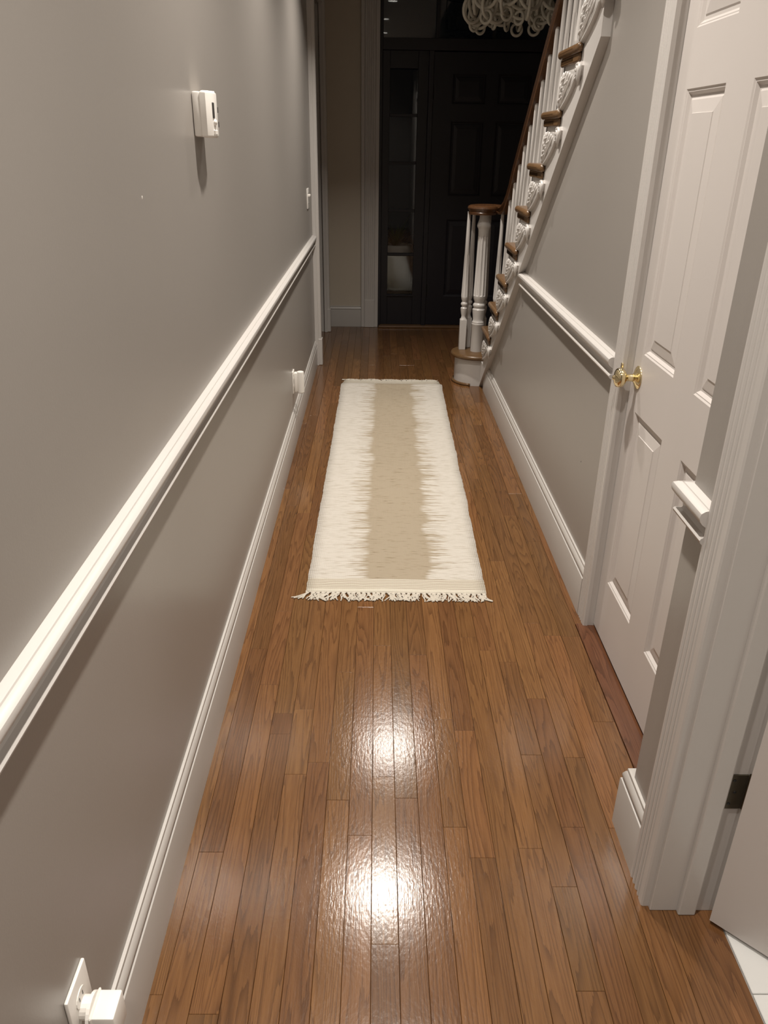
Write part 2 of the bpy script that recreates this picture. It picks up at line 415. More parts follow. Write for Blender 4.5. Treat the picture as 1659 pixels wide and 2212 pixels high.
box(bm, NX, RX - 0.0, 1.13, JOG, 0, CEIL); box(bm, NX, RX, 0.28, 1.13, 2.06, CEIL); box(bm, NX, RX, -1.6, 0.28, 0, CEIL)
o = link('wall_right_near', bm, M['wall']); tag(o, 'short grey wall end beside the fluted door casing', 'wall', kind='structure')
bm = bmesh.new()
box(bm, -0.6, 0.012, FRONT, FRONT + 0.12, 0, 3.6); box(bm, 0.012, 1.9, FRONT, FRONT + 0.12, 2.56, 3.6)
o = link('wall_front', bm, M['wallf']); tag(o, 'dim entrance wall left of the dark front door', 'wall', kind='structure')
bm = bmesh.new(); box(bm, 1.78, 1.9, 2.2, FRONT + 0.12, 0, 3.6)
o = link('wall_stair', bm, M['wall']); tag(o, 'grey wall on the far side of the staircase', 'wall', kind='structure')
bm = bmesh.new(); box(bm, -0.56, 0.75, -1.72, -1.6, 0, CEIL)
o = link('wall_back', bm, M['wall']); tag(o, 'grey wall closing the hallway opposite the front door', 'wall', kind='structure')
bm = bmesh.new(); box(bm, -1.62, -1.5, 5.2, 6.95, 0, 3.6); box(bm, -1.5, -0.557, 5.2, 5.32, 0, 3.6); box(bm, -1.5, -0.6, FRONT, 6.94, 0, 3.6)
o = link('wall_side_room', bm, M['wall']); tag(o, 'unlit walls through the cased opening', 'wall', kind='structure')
bm = bmesh.new(); box(bm, RX, 2.6, JOG, JOG + 0.06, 0, CEIL); box(bm, 2.6, 2.7, -0.6, JOG, 0, CEIL); box(bm, RX, 2.7, -0.7, -0.6, 0, CEIL)
o = link('wall_tiled_room', bm, M['ceil']); tag(o, 'white walls of the tiled room behind the open door', 'wall', kind='structure')

for (wl_, p_, mt_) in (('wall_left', (LX, 1.547, 1.370), 'plastic'), ('wall_right', (RX, 2.505, 0.467), 'slot')):
    bm = bmesh.new(); ellipsoid(bm, p_, 0.0008, 0.002, 0.0035, None, 8, 6); link('paint_chip', bm, M[mt_], bpy.data.objects[wl_])

# --- baseboards and chair rails
BASE = [(0, 0), (0.016, 0), (0.016, 0.137), (0.0152, 0.1395), (0.0118, 0.1410), (0.0115, 0.1450), (0.0140, 0.1490), (0.0132, 0.1560), (0.0085, 0.1660), (0.0060, 0.1680), (0.0068, 0.1715), (0.0060, 0.1760), (0, 0.1770)]
RAILP = [(0, 0.832), (0.010, 0.833), (0.017, 0.8345), (0.0212, 0.8385), (0.0225, 0.8430), (0.0205, 0.8470), (0.0120, 0.8490), (0.0095, 0.8530), (0.0105, 0.8620), (0.0160, 0.8685), (0.0235, 0.8735),
         (0.0290, 0.8805), (0.0308, 0.8880), (0.0290, 0.8950), (0.0225, 0.8995), (0.0165, 0.9010), (0.0153, 0.8985), (0.0140, 0.9015), (0.0050, 0.9040), (0, 0.9045)]
def run(name, label, cat, prof, segs, mat='trim', z0=0.0):
    bm = bmesh.new()
    for s in segs: mould(bm, prof, *s[:3], z0=z0, ma=s[3] if len(s) > 3 else 0, mb=s[4] if len(s) > 4 else 0)
    o = link(name, bm, M[mat], smooth=True); return tag(o, label, cat, kind='structure')
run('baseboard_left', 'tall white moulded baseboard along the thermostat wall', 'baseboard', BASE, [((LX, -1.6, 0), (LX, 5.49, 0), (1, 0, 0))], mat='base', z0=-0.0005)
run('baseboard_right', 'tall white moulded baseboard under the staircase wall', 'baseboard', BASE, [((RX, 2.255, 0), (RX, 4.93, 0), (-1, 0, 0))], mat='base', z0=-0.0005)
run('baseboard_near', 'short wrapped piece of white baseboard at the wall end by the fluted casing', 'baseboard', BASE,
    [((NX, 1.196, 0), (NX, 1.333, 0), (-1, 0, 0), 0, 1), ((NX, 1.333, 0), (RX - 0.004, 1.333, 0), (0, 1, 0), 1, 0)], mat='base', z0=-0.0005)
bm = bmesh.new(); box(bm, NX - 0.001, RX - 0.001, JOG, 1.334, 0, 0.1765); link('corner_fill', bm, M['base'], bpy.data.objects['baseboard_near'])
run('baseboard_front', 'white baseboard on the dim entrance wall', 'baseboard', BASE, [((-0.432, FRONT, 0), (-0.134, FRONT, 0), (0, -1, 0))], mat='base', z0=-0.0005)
run('trim_1', 'white moulded chair rail along the thermostat wall', 'chair rail', RAILP, [((LX, -1.6, 0), (LX, 5.49, 0), (1, 0, 0))], z0=-0.012)
run('trim_2', 'white moulded chair rail running from the stairs to the closet door casing', 'chair rail', RAILP, [((RX, 2.255, 0), (RX, 3.905, 0), (-1, 0, 0))])
run('trim_3', 'short stub of white chair rail ending at the wall corner', 'chair rail', RAILP, [((NX, 1.196, 0), (NX, JOG, 0), (-1, 0, 0), 0, 1), ((NX, JOG, 0), (RX - 0.004, JOG, 0), (0, 1, 0), 1, 0)])

# --- fluted casing and jamb of the near doorway
def reed_profile(w, n, t=0.017, flat=0.020):
    """s from inner edge (0) to outer edge (w); returns outline with n reeds next to the outer edge"""
    p = [(0, 0), (0, t - 0.003), (0.003, t), (flat, t)]
    rw = (w - flat) / n
    for i in range(n):
        a = flat + i * rw
        p += [(a + 0.0004, t - 0.0075), (a + rw * 0.20, t - 0.0025), (a + rw * 0.36, t), (a + rw * 0.70, t), (a + rw * 0.84, t - 0.0025), (a + rw - 0.0004, t - 0.0075)]
    p += [(w, 0)]
    return p
tr4 = empty('trim_4', (NX, 1.118, 0)); tag(tr4, 'white fluted casing and jamb of the doorway to the tiled room', 'door casing', kind='structure')
bm = bmesh.new()
vmould(bm, reed_profile(0.082, 4), 0, 2.14, (0, 0, 0), (0, 1, 0), (-1, 0, 0))
link('casing_leg', bm, M['trim'], tr4)
bm = bmesh.new(); vmould(bm, reed_profile(0.082, 4), 0, 2.14, (0, -0.816, 0), (0, -1, 0), (-1, 0, 0)); link('casing_leg', bm, M['trim'], tr4)
bm = bmesh.new(); box(bm, -0.017, 0, -0.816, 0, 2.05, 2.14); link('casing_head', bm, M['trim'], tr4)
bm = bmesh.new(); box(bm, -0.002, 0.152, -0.011, 0.013, 0, 2.06, 0.0015, 1); link('jamb', bm, M['trim'], tr4)
bm = bmesh.new(); box(bm, -0.002, 0.127, -0.829, -0.805, 0, 2.06, 0.0015, 1); link('jamb', bm, M['trim'], tr4)
bm = bmesh.new(); box(bm, 0.001, 0.127, -0.806, -0.010, 2.04, 2.06); link('jamb_head', bm, M['trim'], tr4)
bm = bmesh.new(); box(bm, 0.054, 0.091, -0.023, -0.010, 0, 2.04, 0.003, 2); link('door_stop', bm, M['trim'], tr4)
bm = bmesh.new(); box(bm, 0.054, 0.091, -0.806, -0.793, 0, 2.04, 0.003, 2); link('door_stop', bm, M['trim'], tr4)

# --- closet casing
tr5 = empty('trim_5', (RX, 2.175, 0)); tag(tr5, 'white fluted casing around the closed closet door', 'door casing', kind='structure')
bm = bmesh.new(); vmould(bm, reed_profile(0.080, 4, t=0.015, flat=0.018), 0, 2.12, (0, 0, 0), (0, 1, 0), (-1, 0, 0)); link('casing_leg', bm, M['trim'], tr5)
bm = bmesh.new(); box(bm, -0.015, 0, -0.830, -0.750, 0, 2.12); link('casing_leg', bm, M['trim'], tr5)
bm = bmesh.new(); box(bm, -0.015, 0, -0.750, 0.0, 2.04, 2.12); link('casing_head', bm, M['trim'], tr5)
bm = bmesh.new(); box(bm, 0.0005, 0.07, 0.003, 0.012, 0, 2.045); link('jamb', bm, M['trim'], tr5)
bm = bmesh.new(); box(bm, 0.0005, 0.07, -0.760, -0.752, 0, 2.045); link('jamb', bm, M['trim'], tr5)
bm = bmesh.new(); box(bm, 0.0005, 0.07, -0.752, 0.003, 2.037, 2.046); link('jamb_head', bm, M['trim'], tr5)
bm = bmesh.new(); box(bm, -0.0162, -0.010, -0.004, 0.004, 0.845, 0.905, 0.001, 1); link('strike_plate', bm, M['brass'], tr5)

# --- cased opening in the left wall
def stepped(name, y0, y1, sgn, label):
    t = empty(name, (LX, y0, 0)); tag(t, label, 'door casing', kind='structure')
    L = y1 - y0
    bm = bmesh.new(); box(bm, 0, 0.026, 0, L, 0, 2.45, 0.002, 1); link('casing_leg', bm, M['trim'], t)
    bm = bmesh.new(); box(bm, 0.022, 0.045, L * 0.25, L, 0, 2.45, 0.003, 1); link('back_band', bm, M['trim'], t)
    bm = bmesh.new(); box(bm, 0.020, 0.051, L * 0.20, L + 0.004, 0, 0.19, 0.003, 1); link('plinth', bm, M['trim'], t)
    return t
stepped('trim_6', 5.49, 5.57, 1, 'white stepped casing at the end of the thermostat wall')
stepped('trim_7', 6.57, 6.65, 1, 'dim white casing on the far side of the left opening')
bm = bmesh.new(); box(bm, LX, LX + 0.03, 5.57, 6.57, 2.36, 2.45); box(bm, LX - 0.12, LX, 5.50, 5.52, 0, 2.36); box(bm, LX - 0.12, LX, 6.60, 6.62, 0, 2.36)
o = link('trim_8', bm, M['trim']); tag(o, 'white head casing over the left opening', 'door casing', kind='structure')

# --- pilaster beside the front door
pil = empty('trim_9', (-0.132, FRONT, 0)); tag(pil, 'fluted white pilaster left of the dark front door', 'pilaster', kind='structure')
bm = bmesh.new(); box(bm, 0, 0.030, -0.028, 0, 0, 2.56, 0.002, 1); link('outer_band', bm, M['trim'], pil)
bm = bmesh.new()
fl = [(0.030, 0)]
for i in range(5):
    a = 0.032 + i * 0.0165
    fl += [(a, 0.033), (a + 0.010, 0.033), (a + 0.0115, 0.026), (a + 0.0150, 0.026)]
fl += [(0.1145, 0.033), (0.1145, 0)]
vmould(bm, fl, 0.20, 2.56, (0, 0, 0), (1, 0, 0), (0, -1, 0)); link('fluted_shaft', bm, M['trim'], pil)
bm = bmesh.new(); box(bm, 0.029, 0.1145, -0.040, 0, 0, 0.235, 0.003, 1); link('plinth', bm, M['trim'], pil)
bm = bmesh.new(); box(bm, 0.1140, 0.1440, -0.026, 0.005, 0, 2.56, 0.002, 1); link('inner_band', bm, M['trim'], pil)

# ---------------------------------------------------------------- panelled doors
def panel_mesh(w, h, mat):
    """sticking slope, flat groove, bevelled raised field; local x width, z height, front -y at 0"""
    bm = bmesh.new()
    def ring(ins, y): return [bm.verts.new((ins, y, ins)), bm.verts.new((w - ins, y, ins)), bm.verts.new((w - ins, y, h - ins)), bm.verts.new((ins, y, h - ins))]
    rs = [ring(0, 0.0), ring(0.0040, 0.0030), ring(0.0065, 0.0030), ring(0.0130, 0.0100), ring(0.0200, 0.0100), ring(0.0240, 0.0075), ring(0.0520, 0.0035), ring(0.0530, 0.0018)]
    for a, bb in zip(rs, rs[1:]):
        for i in range(4):
            j = (i + 1) % 4; bm.faces.new((a[i], a[j], bb[j], bb[i]))
    bm.faces.new(rs[-1])
    me = bpy.data.meshes.new('panel'); bm.to_mesh(me); bm.free(); me.materials.append(mat); return me

def make_door(name, W, H, T, cols, rows, mat, loc, rz, label, z0=0.0):
    d = empty(name, loc, rz); tag(d, label, 'door', kind='structure')
    bm = bmesh.new()
    xs = [0] + [v for c in cols for v in c] + [W]; zs = [0] + [v for r in rows for v in r] + [H]
    for i in range(0, len(xs), 2): box(bm, xs[i], xs[i + 1], 0, T, 0, H)
    for c in cols:
        for i in range(0, len(zs), 2): box(bm, c[0], c[1], 0, T, zs[i], zs[i + 1])
        for r in rows: box(bm, c[0], c[1], 0.0135, T - 0.006, r[0], r[1])
    link('door_body', bm, mat, d)
    cache = {}
    for c in cols:
        for r in rows:
            key = (round(c[1] - c[0], 4), round(r[1] - r[0], 4))
            if key not in cache: cache[key] = panel_mesh(key[0], key[1], mat)
            inst('panel', cache[key], d, (c[0], 0, r[0]))
    return d

ROWS = [(0.213, 0.780), (0.945, 1.590), (1.716, 1.945)]
d1 = make_door('door_1', 0.745, 2.018, 0.035, [(0.072, 0.304), (0.441, 0.673)], [(a - 0.012, b_ - 0.012) for a, b_ in ROWS], M['doorw'], (0.742, 2.176, 0.014), -math.pi / 2,
               'closed white six panel closet door with brass knob')
def knob(parent, x, z):
    k = empty('door_knob', (x, 0, z), 0, parent); k.rotation_euler = (math.pi / 2, 0, 0)      # local z -> -y (out of the door)
    k['label'] = 'polished brass door knob'
    bm = bmesh.new(); lathe(bm, [(0.0335, 0), (0.0335, 0.002), (0.031, 0.004), (0.022, 0.008), (0.014, 0.011), (0.0115, 0.014)], seg=28); link('rose', bm, M['brass'], k, 'all')
    bm = bmesh.new(); lathe(bm, [(0.0115, 0.012), (0.0105, 0.020), (0.0105, 0.032), (0.014, 0.036), (0.0225, 0.040), (0.0275, 0.047), (0.0280, 0.054), (0.0250, 0.061), (0.018, 0.065), (0.009, 0.067), (0.0075, 0.0675), (0.006, 0.072), (0.002, 0.0735)], seg=28); link('knob', bm, M['brass'], k, 'all')
knob(d1, 0.052, 0.862)

d2 = make_door('door_2', 0.76, 2.02, 0.035, [(0.115, 0.335), (0.425, 0.645)], [(a - 0.012, b_ - 0.012) for a, b_ in ROWS], M['doorw'], (0.707, 1.076, 0.012), math.atan2(-0.686, 0.728),
               'white door standing ajar into the tiled room')
def hinge(parent, z, mat):
    bm = bmesh.new()
    box(bm, -0.014, 0.0195, -0.0022, 0.0002, z - 0.045, z + 0.045, 0.001, 1)
    return link('hinge', bm, mat, parent)
tr4h = []
for z in (0.342, 1.75):
    bm = bmesh.new(); box(bm, 0.0905, 0.127, -0.0135, -0.0100, z - 0.044, z + 0.044, 0.0012, 1)
    hg = link('hinge_leaf', bm, M['bronze'], tr4); hg['label'] = 'dark aged metal hinge leaf'
    for dz in (-0.030, 0.0, 0.030):
        bm = bmesh.new(); ellipsoid(bm, (0.101 + (0.006 if dz == 0 else 0), -0.0138, z + dz), 0.0035, 0.001, 0.0035); link('screw', bm, M['black'], hg)
    bm = bmesh.new(); lathe(bm, [(0.0055, z - 0.045), (0.0055, z + 0.045)], (0.1335, -0.010, 0), 12); link('hinge_pin', bm, M['bronze'], hg)

# ---------------------------------------------------------------- front door unit
fy = FRONT - 0.002
fu = empty('trim_10', (0.012, fy, 0)); tag(fu, 'dark navy frame around the front door, sidelights and transom', 'door frame', kind='structure')
def fbox(name, x0, x1, z0, z1, y0=0.0, y1=0.09, bev=0.002, parent=fu, mat='navyframe'):
    bm = bmesh.new(); box(bm, x0 - 0.012, x1 - 0.012, y0, y1, z0, z1, bev, 1); return link(name, bm, M[mat], parent)
fbox('jamb', 0.012, 0.034, 0.015, 2.56); fbox('mullion', 0.390, 0.428, 0.015, 2.10); fbox('mullion', 1.345, 1.383, 0.015, 2.10); fbox('jamb', 1.745, 1.778, 0.015, 2.56)
fbox('transom_bar', 0.034, 1.745, 2.10, 2.18); fbox('head', 0.034, 1.745, 2.50, 2.56)
bm = bmesh.new(); box(bm, 0.006, 1.76, -0.045, 0.10, 0.0, 0.016, 0.004, 2)
o = link('threshold', bm, M['tread'], fu)
def sidelight(name, x0, x1, label):
    t = empty(name, (x0, fy + 0.03, 0)); tag(t, label, 'window', kind='structure')
    Wd = x1 - x0; gx0, gx1 = 0.058, Wd - 0.080
    def b_(n, a, c, z0, z1, y0=0, y1=0.04, mat='navyframe', bev=0.002):
        bm = bmesh.new(); box(bm, a, c, y0, y1, z0, z1, bev, 1); return link(n, bm, M[mat], t)
    b_('stile', 0, gx0, 0.016, 2.10); b_('stile', gx1, Wd, 0.016, 2.10)
    b_('bottom_rail', gx0, gx1, 0.016, 0.270); b_('top_rail', gx0, gx1, 1.980, 2.10)
    zs = [0.270, 0.605, 0.953, 1.313, 1.658, 1.980]
    b_('sill', gx0 - 0.006, gx1 + 0.006, 0.258, 0.272, -0.012, 0.02)
    for z in zs[1:-1]: b_('muntin', gx0, gx1, z - 0.011, z + 0.011, -0.004, 0.03)
    for a, c in zip(zs, zs[1:]):
        bm = bmesh.new(); box(bm, gx0, gx1, 0.018, 0.021, a + 0.008, c - 0.008); link('pane', bm, M['glass'], t)
sidelight('window_1', 0.034, 0.390, 'dark sidelight of five stacked panes beside the pilaster')
sidelight('window_2', 1.383, 1.745, 'dark sidelight mostly hidden behind the stairs')
t = empty('window_3', (0.034, fy + 0.03, 2.18)); tag(t, 'dark transom glass above the front door', 'window', kind='structure')
for i in range(4):
    bm = bmesh.new(); box(bm, i * 0.428 + 0.004, i * 0.428 + 0.400, 0.014, 0.017, 0.0, 0.32); link('pane', bm, M['glass'], t)
for i in range(5):
    bm = bmesh.new(); box(bm, max(0, i * 0.428 - 0.024), min(1.711, i * 0.428 + 0.004), 0, 0.04, 0, 0.32); link('muntin', bm, M['navyframe'], t)
d3 = make_door('door_3', 0.913, 2.072, 0.045, [(0.15, 0.410), (0.505, 0.765)], [(0.245, 0.870), (1.052, 1.600), (1.72, 1.93)], M['navy'], (0.430, fy + 0.022, 0.020), 0, 'closed dark navy panelled front door')
for z in (0.30, 0.98, 1.80):
    bm = bmesh.new(); lathe(bm, [(0.007, z - 0.05), (0.0085, z - 0.048), (0.0085, z + 0.048), (0.004, z + 0.056)], (-0.002, -0.006, 0), 10)
    box(bm, -0.020, 0.016, -0.0015, 0.002, z - 0.048, z + 0.048)
    o = link('hinge', bm, M['black'], d3); o['label'] = 'black iron door hinge'
bm = bmesh.new(); ellipsoid(bm, (0.85, -0.055, 0.93), 0.028, 0.022, 0.028, None, 14, 10); tube(bm, [(0.85, 0, 0.93), (0.85, -0.045, 0.93)], 0.012, 10); link('door_knob', bm, M['black'], d3, 'all')

# ---------------------------------------------------------------- staircase
RISE, RUNL = 0.205, 0.2291
TIP2 = 4.931
NST = 13
SF = 0.692                                # outer face of the stringer
INX = 1.778
def tip(n): return TIP2 - (n - 2) * RUNL
def ris(n): return tip(n) - 0.028
def zt(n): return 1.780 - 0.1942 * (9 - n)
st = empty('staircase', (0, 0, 0)); tag(st, 'white staircase with brown oak treads, fluted balusters and curled handrail', 'staircase')
VC = (0.675, 5.150)                       # centre of the starting step's round end / volute
# starting step
def bull(r, xin, yb, yf, n=22):
    """outline: straight front (+y) from the wall, round end about VC, back to the stringer"""
    pts = [(INX, yf), (VC[0], VC[1] + r)]
    pts = [(INX, VC[1] + r)]
    for i in range(n + 1):
        a = math.pi / 2 + math.pi * i / n
        pts.append((VC[0] + r * math.cos(a), VC[1] + r * math.sin(a)))
    pts += [(xin, VC[1] - r), (INX, VC[1] - r)]
    return pts
bm = bmesh.new(); prism(bm, bull(0.141, 0.70, 0, 0), lambda p: (p[0], p[1], 0.0), lambda p: (p[0], p[1], RISE - 0.028)); link('starting_riser', bm, M['trim'], st, True)
bm = bmesh.new()
lay = [[bm.verts.new((x_, y_, RISE + dz)) for x_, y_ in bull(rr_, 0.70, 0, 0)] for dz, rr_ in ((-0.030, 0.158), (-0.0275, 0.1645), (-0.022, 0.1690), (-0.015, 0.1705), (-0.008, 0.1690), (-0.0025, 0.1645), (0.0, 0.158))]
for a_, b_ in zip(lay, lay[1:]):
    for q in range(len(a_)):
        w_ = (q + 1) % len(a_); bm.faces.new((a_[q], a_[w_], b_[w_], b_[q]))
bm.faces.new(list(reversed(lay[0]))); bm.faces.new(lay[-1])
link('tread', bm, M['tread'], st, True)
bm = bmesh.new()
arc = [(VC[0] + 0.148 * math.cos(a), VC[1] + 0.148 * math.sin(a), 0.008) for a in [math.pi * 0.5 + math.pi * 0.90 * i / 20 for i in range(21)]]
tube(bm, arc, 0.010, 8); link('shoe_moulding', bm, M['tread'], st, 'all')
# treads, risers
tb = bmesh.new(); box(tb, 0.668, INX, tip(3) - tip(2) - 0.030, 0.0, -0.029, 0.0)
bmesh.ops.bevel(tb, geom=[e for e in tb.edges if all(v.co.y > -0.001 for v in e.verts) and abs(e.verts[0].co.z - e.verts[1].co.z) < 1e-5 or all(v.co.x < 0.669 for v in e.verts)], offset=0.0125, segments=3, affect='EDGES', profile=0.5)
tread0 = link('tread', tb, M['tread'], st, True, (0, tip(2), zt(2)))
sb = bmesh.new(); box(sb, 0.680, INX, -RUNL + 0.006, -0.016, -0.055, -0.029, 0.006, 2)
sc0 = link('scotia', sb, M['tread'], tread0, True)
nb = bmesh.new(); box(nb, 0.668, SF, -0.320, -0.020, -0.029, 0.0, 0.012, 3); box(nb, 0.680, SF, -0.300, -0.020, -0.055, -0.028, 0.004, 1)
rn0 = link('return_nosing', nb, M['tread'], tread0, True)
rb = bmesh.new(); box(rb, SF, INX, -0.020, 0.0, -0.2155, -0.029)
ri0 = link('riser', rb, M['trim'], st, False, (0, ris(2), zt(2)))
for n in range(3, NST + 1):
    a = tread0.copy(); COL.objects.link(a); a.location = (0, tip(n), zt(n))
    for q in (sc0, rn0):
        c = q.copy(); COL.objects.link(c); c.parent = a
    r = ri0.copy(); COL.objects.link(r); r.location = (0, ris(n), zt(n))
# outer stringer with sawtooth top, raking lower edge and vertical end
KY = 2.800
pts = [(FOOT, 0.0), (5.070, 0.0), (5.070, RISE - 0.03), (ris(2), RISE - 0.03), (ris(2), zt(2) - 0.029)]
for n in range(2, NST):
    if ris(n + 1) < KY: break
    pts.append((ris(n + 1), zt(n) - 0.029)); pts.append((ris(n + 1), zt(n + 1) - 0.029))
pts += [(KY, pts[-1][1]), (KY, RAKE * (FOOT - KY))]
bm = bmesh.new(); prism(bm, pts, lambda p: (SF, p[0], p[1]), lambda p: (RX + 0.052, p[0], p[1])); link('stringer', bm, M['trim'], st)
bm = bmesh.new(); box(bm, SF, RX + 0.052, KY - 0.001, KY + 0.10, RAKE * (FOOT - KY) + 0.12, CEIL); link('end_board', bm, M['trim'], st)
# carved brackets
def bracket_mesh():
    # u runs from riser (0) toward the upper step, v down from tread underside
    out = [(0.003, -0.040), (0.020, -0.030), (0.100, -0.024), (0.150, -0.030), (0.166, -0.006), (0.200, -0.004), (0.208, -0.018), (0.200, -0.050), (0.186, -0.064), (0.172, -0.058), (0.160, -0.062), (0.140, -0.085), (0.112, -0.110), (0.080, -0.132), (0.050, -0.149), (0.026, -0.163), (0.010, -0.163), (0.003, -0.150)]
    bm = bmesh.new()
    prism(bm, out, lambda p: (0.0, -p[0], p[1]), lambda p: (-0.008, -p[0], p[1]))
    plate = bm
    mb = bmesh.new()
    curve = [(0.176, -0.052), (0.160, -0.056), (0.140, -0.080), (0.112, -0.104), (0.080, -0.126), (0.050, -0.143), (0.022, -0.158)]
    tube(mb, [(-0.009, -u, v) for u, v in curve], 0.0052, 6)
    tube(mb, [(-0.009, -u + 0.004, v + 0.015) for u, v in curve[1:]], 0.0030, 6)
    sb = bmesh.new()
    sp = []
    for i in range(26):
        a = i / 25 * 3.4 * math.pi + 0.6; r = 0.022 * (1 - 0.78 * i / 25)
        sp.append((-0.010 - 0.008 * i / 25, -0.184 + r * math.cos(a), -0.030 + r * math.sin(a)))
    tube(sb, sp, [0.0065 - 0.0025 * i / 25 for i in range(26)], 6)
    ellipsoid(sb, (-0.014, -0.184, -0.030), 0.009, 0.007, 0.007)
    tube(sb, [(-0.009, -0.198, -0.012), (-0.012, -0.200, -0.035), (-0.010, -0.194, -0.062), (-0.008, -0.186, -0.080)], [0.008, 0.009, 0.007, 0.003], 6)
    lb = bmesh.new()
    root = Vector((-0.008, -0.014, -0.150))
    for k, (u, v, wd) in enumerate([(0.012, -0.034, 0.006), (0.032, -0.022, 0.0065), (0.054, -0.020, 0.0065), (0.076, -0.022, 0.0065), (0.100, -0.030, 0.006), (0.124, -0.038, 0.005)]):
        end = Vector((-0.010, -u, v)); pts = []; rad = []
        for i in range(9):
            q = i / 8; p = root.lerp(end, q); p.y -= 0.014 * math.sin(math.pi * q) * (1 if k > 2 else -0.3); p.x -= 0.005 * math.sin(math.pi * q * 1.2)
            pts.append(p); rad.append(max(0.0012, wd * (0.35 + 0.65 * q) * (1 if q < 0.9 else 0.65)))
        tube(lb, pts, rad, 6)
    rr = random.Random(5)
    for (u, v) in [(0.020, -0.120), (0.030, -0.100), (0.046, -0.112), (0.040, -0.078), (0.058, -0.088), (0.070, -0.066), (0.024, -0.070), (0.088, -0.062), (0.062, -0.046), (0.040, -0.050)]:
        ellipsoid(lb, (-0.013, -u, v), 0.006, 0.005, 0.011, Matrix.Rotation(rr.uniform(0.2, 1.1), 3, 'X'), 6, 5)
    return plate, mb, sb, lb
pb, mb, sb2, lb = bracket_mesh()
for b_ in (pb, mb, sb2, lb):
    for v_ in b_.verts: v_.co.y *= 1.52; v_.co.z *= 0.92
br0 = link('bracket', pb, M['trim'], st, False, (SF, ris(2), zt(2) - 0.054)); br0['label'] = 'carved white scroll bracket'
subs = [link('bracket_moulding', mb, M['trim'], br0, 'all'), link('scroll', sb2, M['trim'], br0, 'all'), link('leaf_carving', lb, M['trim'], br0, 'all')]
for n in range(3, NST):
    a = br0.copy(); COL.objects.link(a); a.location = (SF, ris(n), zt(n) - 0.054)
    for s in subs:
        c = s.copy(); COL.objects.link(c); c.parent = a
# balusters
BX = 0.785
RSL = 0.820
def rail_under(y): return 1.205 + RSL * (4.83 - y) if y < 4.83 else max(1.066, 1.205 - RSL * (y - 4.83))
def baluster_mesh(h, blk):
    bm = bmesh.new()
    box(bm, -0.022, 0.022, -0.022, 0.022, 0, blk, 0.0015, 1)
    z = blk; s = [(0.0215, z), (0.019, z + 0.006), (0.0150, z + 0.014), (0.0145, z + 0.024), (0.0185, z + 0.040), (0.0215, z + 0.062), (0.0225, z + 0.074), (0.0195, z + 0.078),
                  (0.0150, z + 0.083), (0.0150, z + 0.088), (0.0205, z + 0.094), (0.0225, z + 0.101), (0.0200, z + 0.108), (0.0150, z + 0.114), (0.0155, z + 0.120), (0.0200, z + 0.132), (0.0220, z + 0.145)]
    ft = z + 0.148; fe = z + (h - z) * 0.62
    s += [(0.0220, ft), (0.0225, ft + 0.006), (0.0185, (ft + fe) / 2), (0.0155, fe - 0.004), (0.0152, fe), (0.0125, fe + (h - fe) * 0.5), (0.0098, h)]
    lathe(bm, s, seg=32, flute=(ft + 0.001, fe - 0.001, 0.84, (0, 0.7, 1, 0.7)))
    return bm
for n in range(2, NST):
    for f in (0.060, 0.060 + RUNL / 2):
        y = tip(n) - f
        if y < 3.0: continue
        h = rail_under(y) - zt(n) + 0.012
        link('baluster', baluster_mesh(h, 0.10), M['trim'], st, True, (BX, y, zt(n)))
for (x, y) in [(0.582, 5.195), (0.622, 5.262), (0.722, 5.262), (0.783, 5.130)]:
    link('baluster', baluster_mesh(1.078 - RISE, 0.200), M['trim'], st, True, (x, y, RISE))
# newel
bm = bmesh.new()
lathe(bm, [(0.040, 0), (0.040, 0.176), (0.041, 0.178), (0.041, 0.184), (0.0385, 0.188), (0.040, 0.194), (0.036, 0.200), (0.0345, 0.212), (0.0375, 0.235), (0.0405, 0.262), (0.0415, 0.276), (0.0370, 0.281),
           (0.0345, 0.287), (0.0385, 0.294), (0.0405, 0.303), (0.0375, 0.312), (0.0310, 0.318), (0.0320, 0.328), (0.0385, 0.343), (0.0410, 0.362), (0.0410, 0.364), (0.0410, 0.368), (0.0370, 0.55), (0.0335, 0.730), (0.0330, 0.735), (0.0340, 0.765),
           (0.0365, 0.778), (0.0420, 0.786), (0.0440, 0.795), (0.0410, 0.808), (0.0330, 0.832), (0.0315, 0.845), (0.0310, 0.885)], seg=60, flute=(0.366, 0.732, 0.83, (0, 0, 0.55, 1, 1, 0.55)))
nw = link('newel_post', bm, M['trim'], st, True, (VC[0], VC[1], RISE)); nw['label'] = 'fluted white newel post'
# handrail swept to the volute
def rail_profile(): return [(-0.022, 0), (0.022, 0), (0.024, 0.012), (0.020, 0.018), (0.026, 0.026), (0.031, 0.036), (0.028, 0.046), (0.016, 0.053), (0, 0.055), (-0.016, 0.053), (-0.028, 0.046), (-0.031, 0.036), (-0.026, 0.026), (-0.020, 0.018), (-0.024, 0.012)]
path = []
y = 2.80
while y < 4.72: path.append((BX, y, rail_under(y))); y += 0.16
for t_ in (0.0, 0.2, 0.4, 0.6, 0.8, 1.0):
    yy = 4.72 + 0.42 * t_
    z = rail_under(4.72) * (1 - t_) ** 2 + 2 * t_ * (1 - t_) * (1.066 + 0.0) + 1.066 * t_ ** 2
    path.append((BX, yy, z))
for i in range(1, 34):
    a = i / 33 * 1.85 * math.pi
    r = 0.110 - 0.060 * (i / 33)
    path.append((VC[0] + r * math.cos(a), VC[1] + r * math.sin(a), 1.066))
bm = bmesh.new(); rings = []
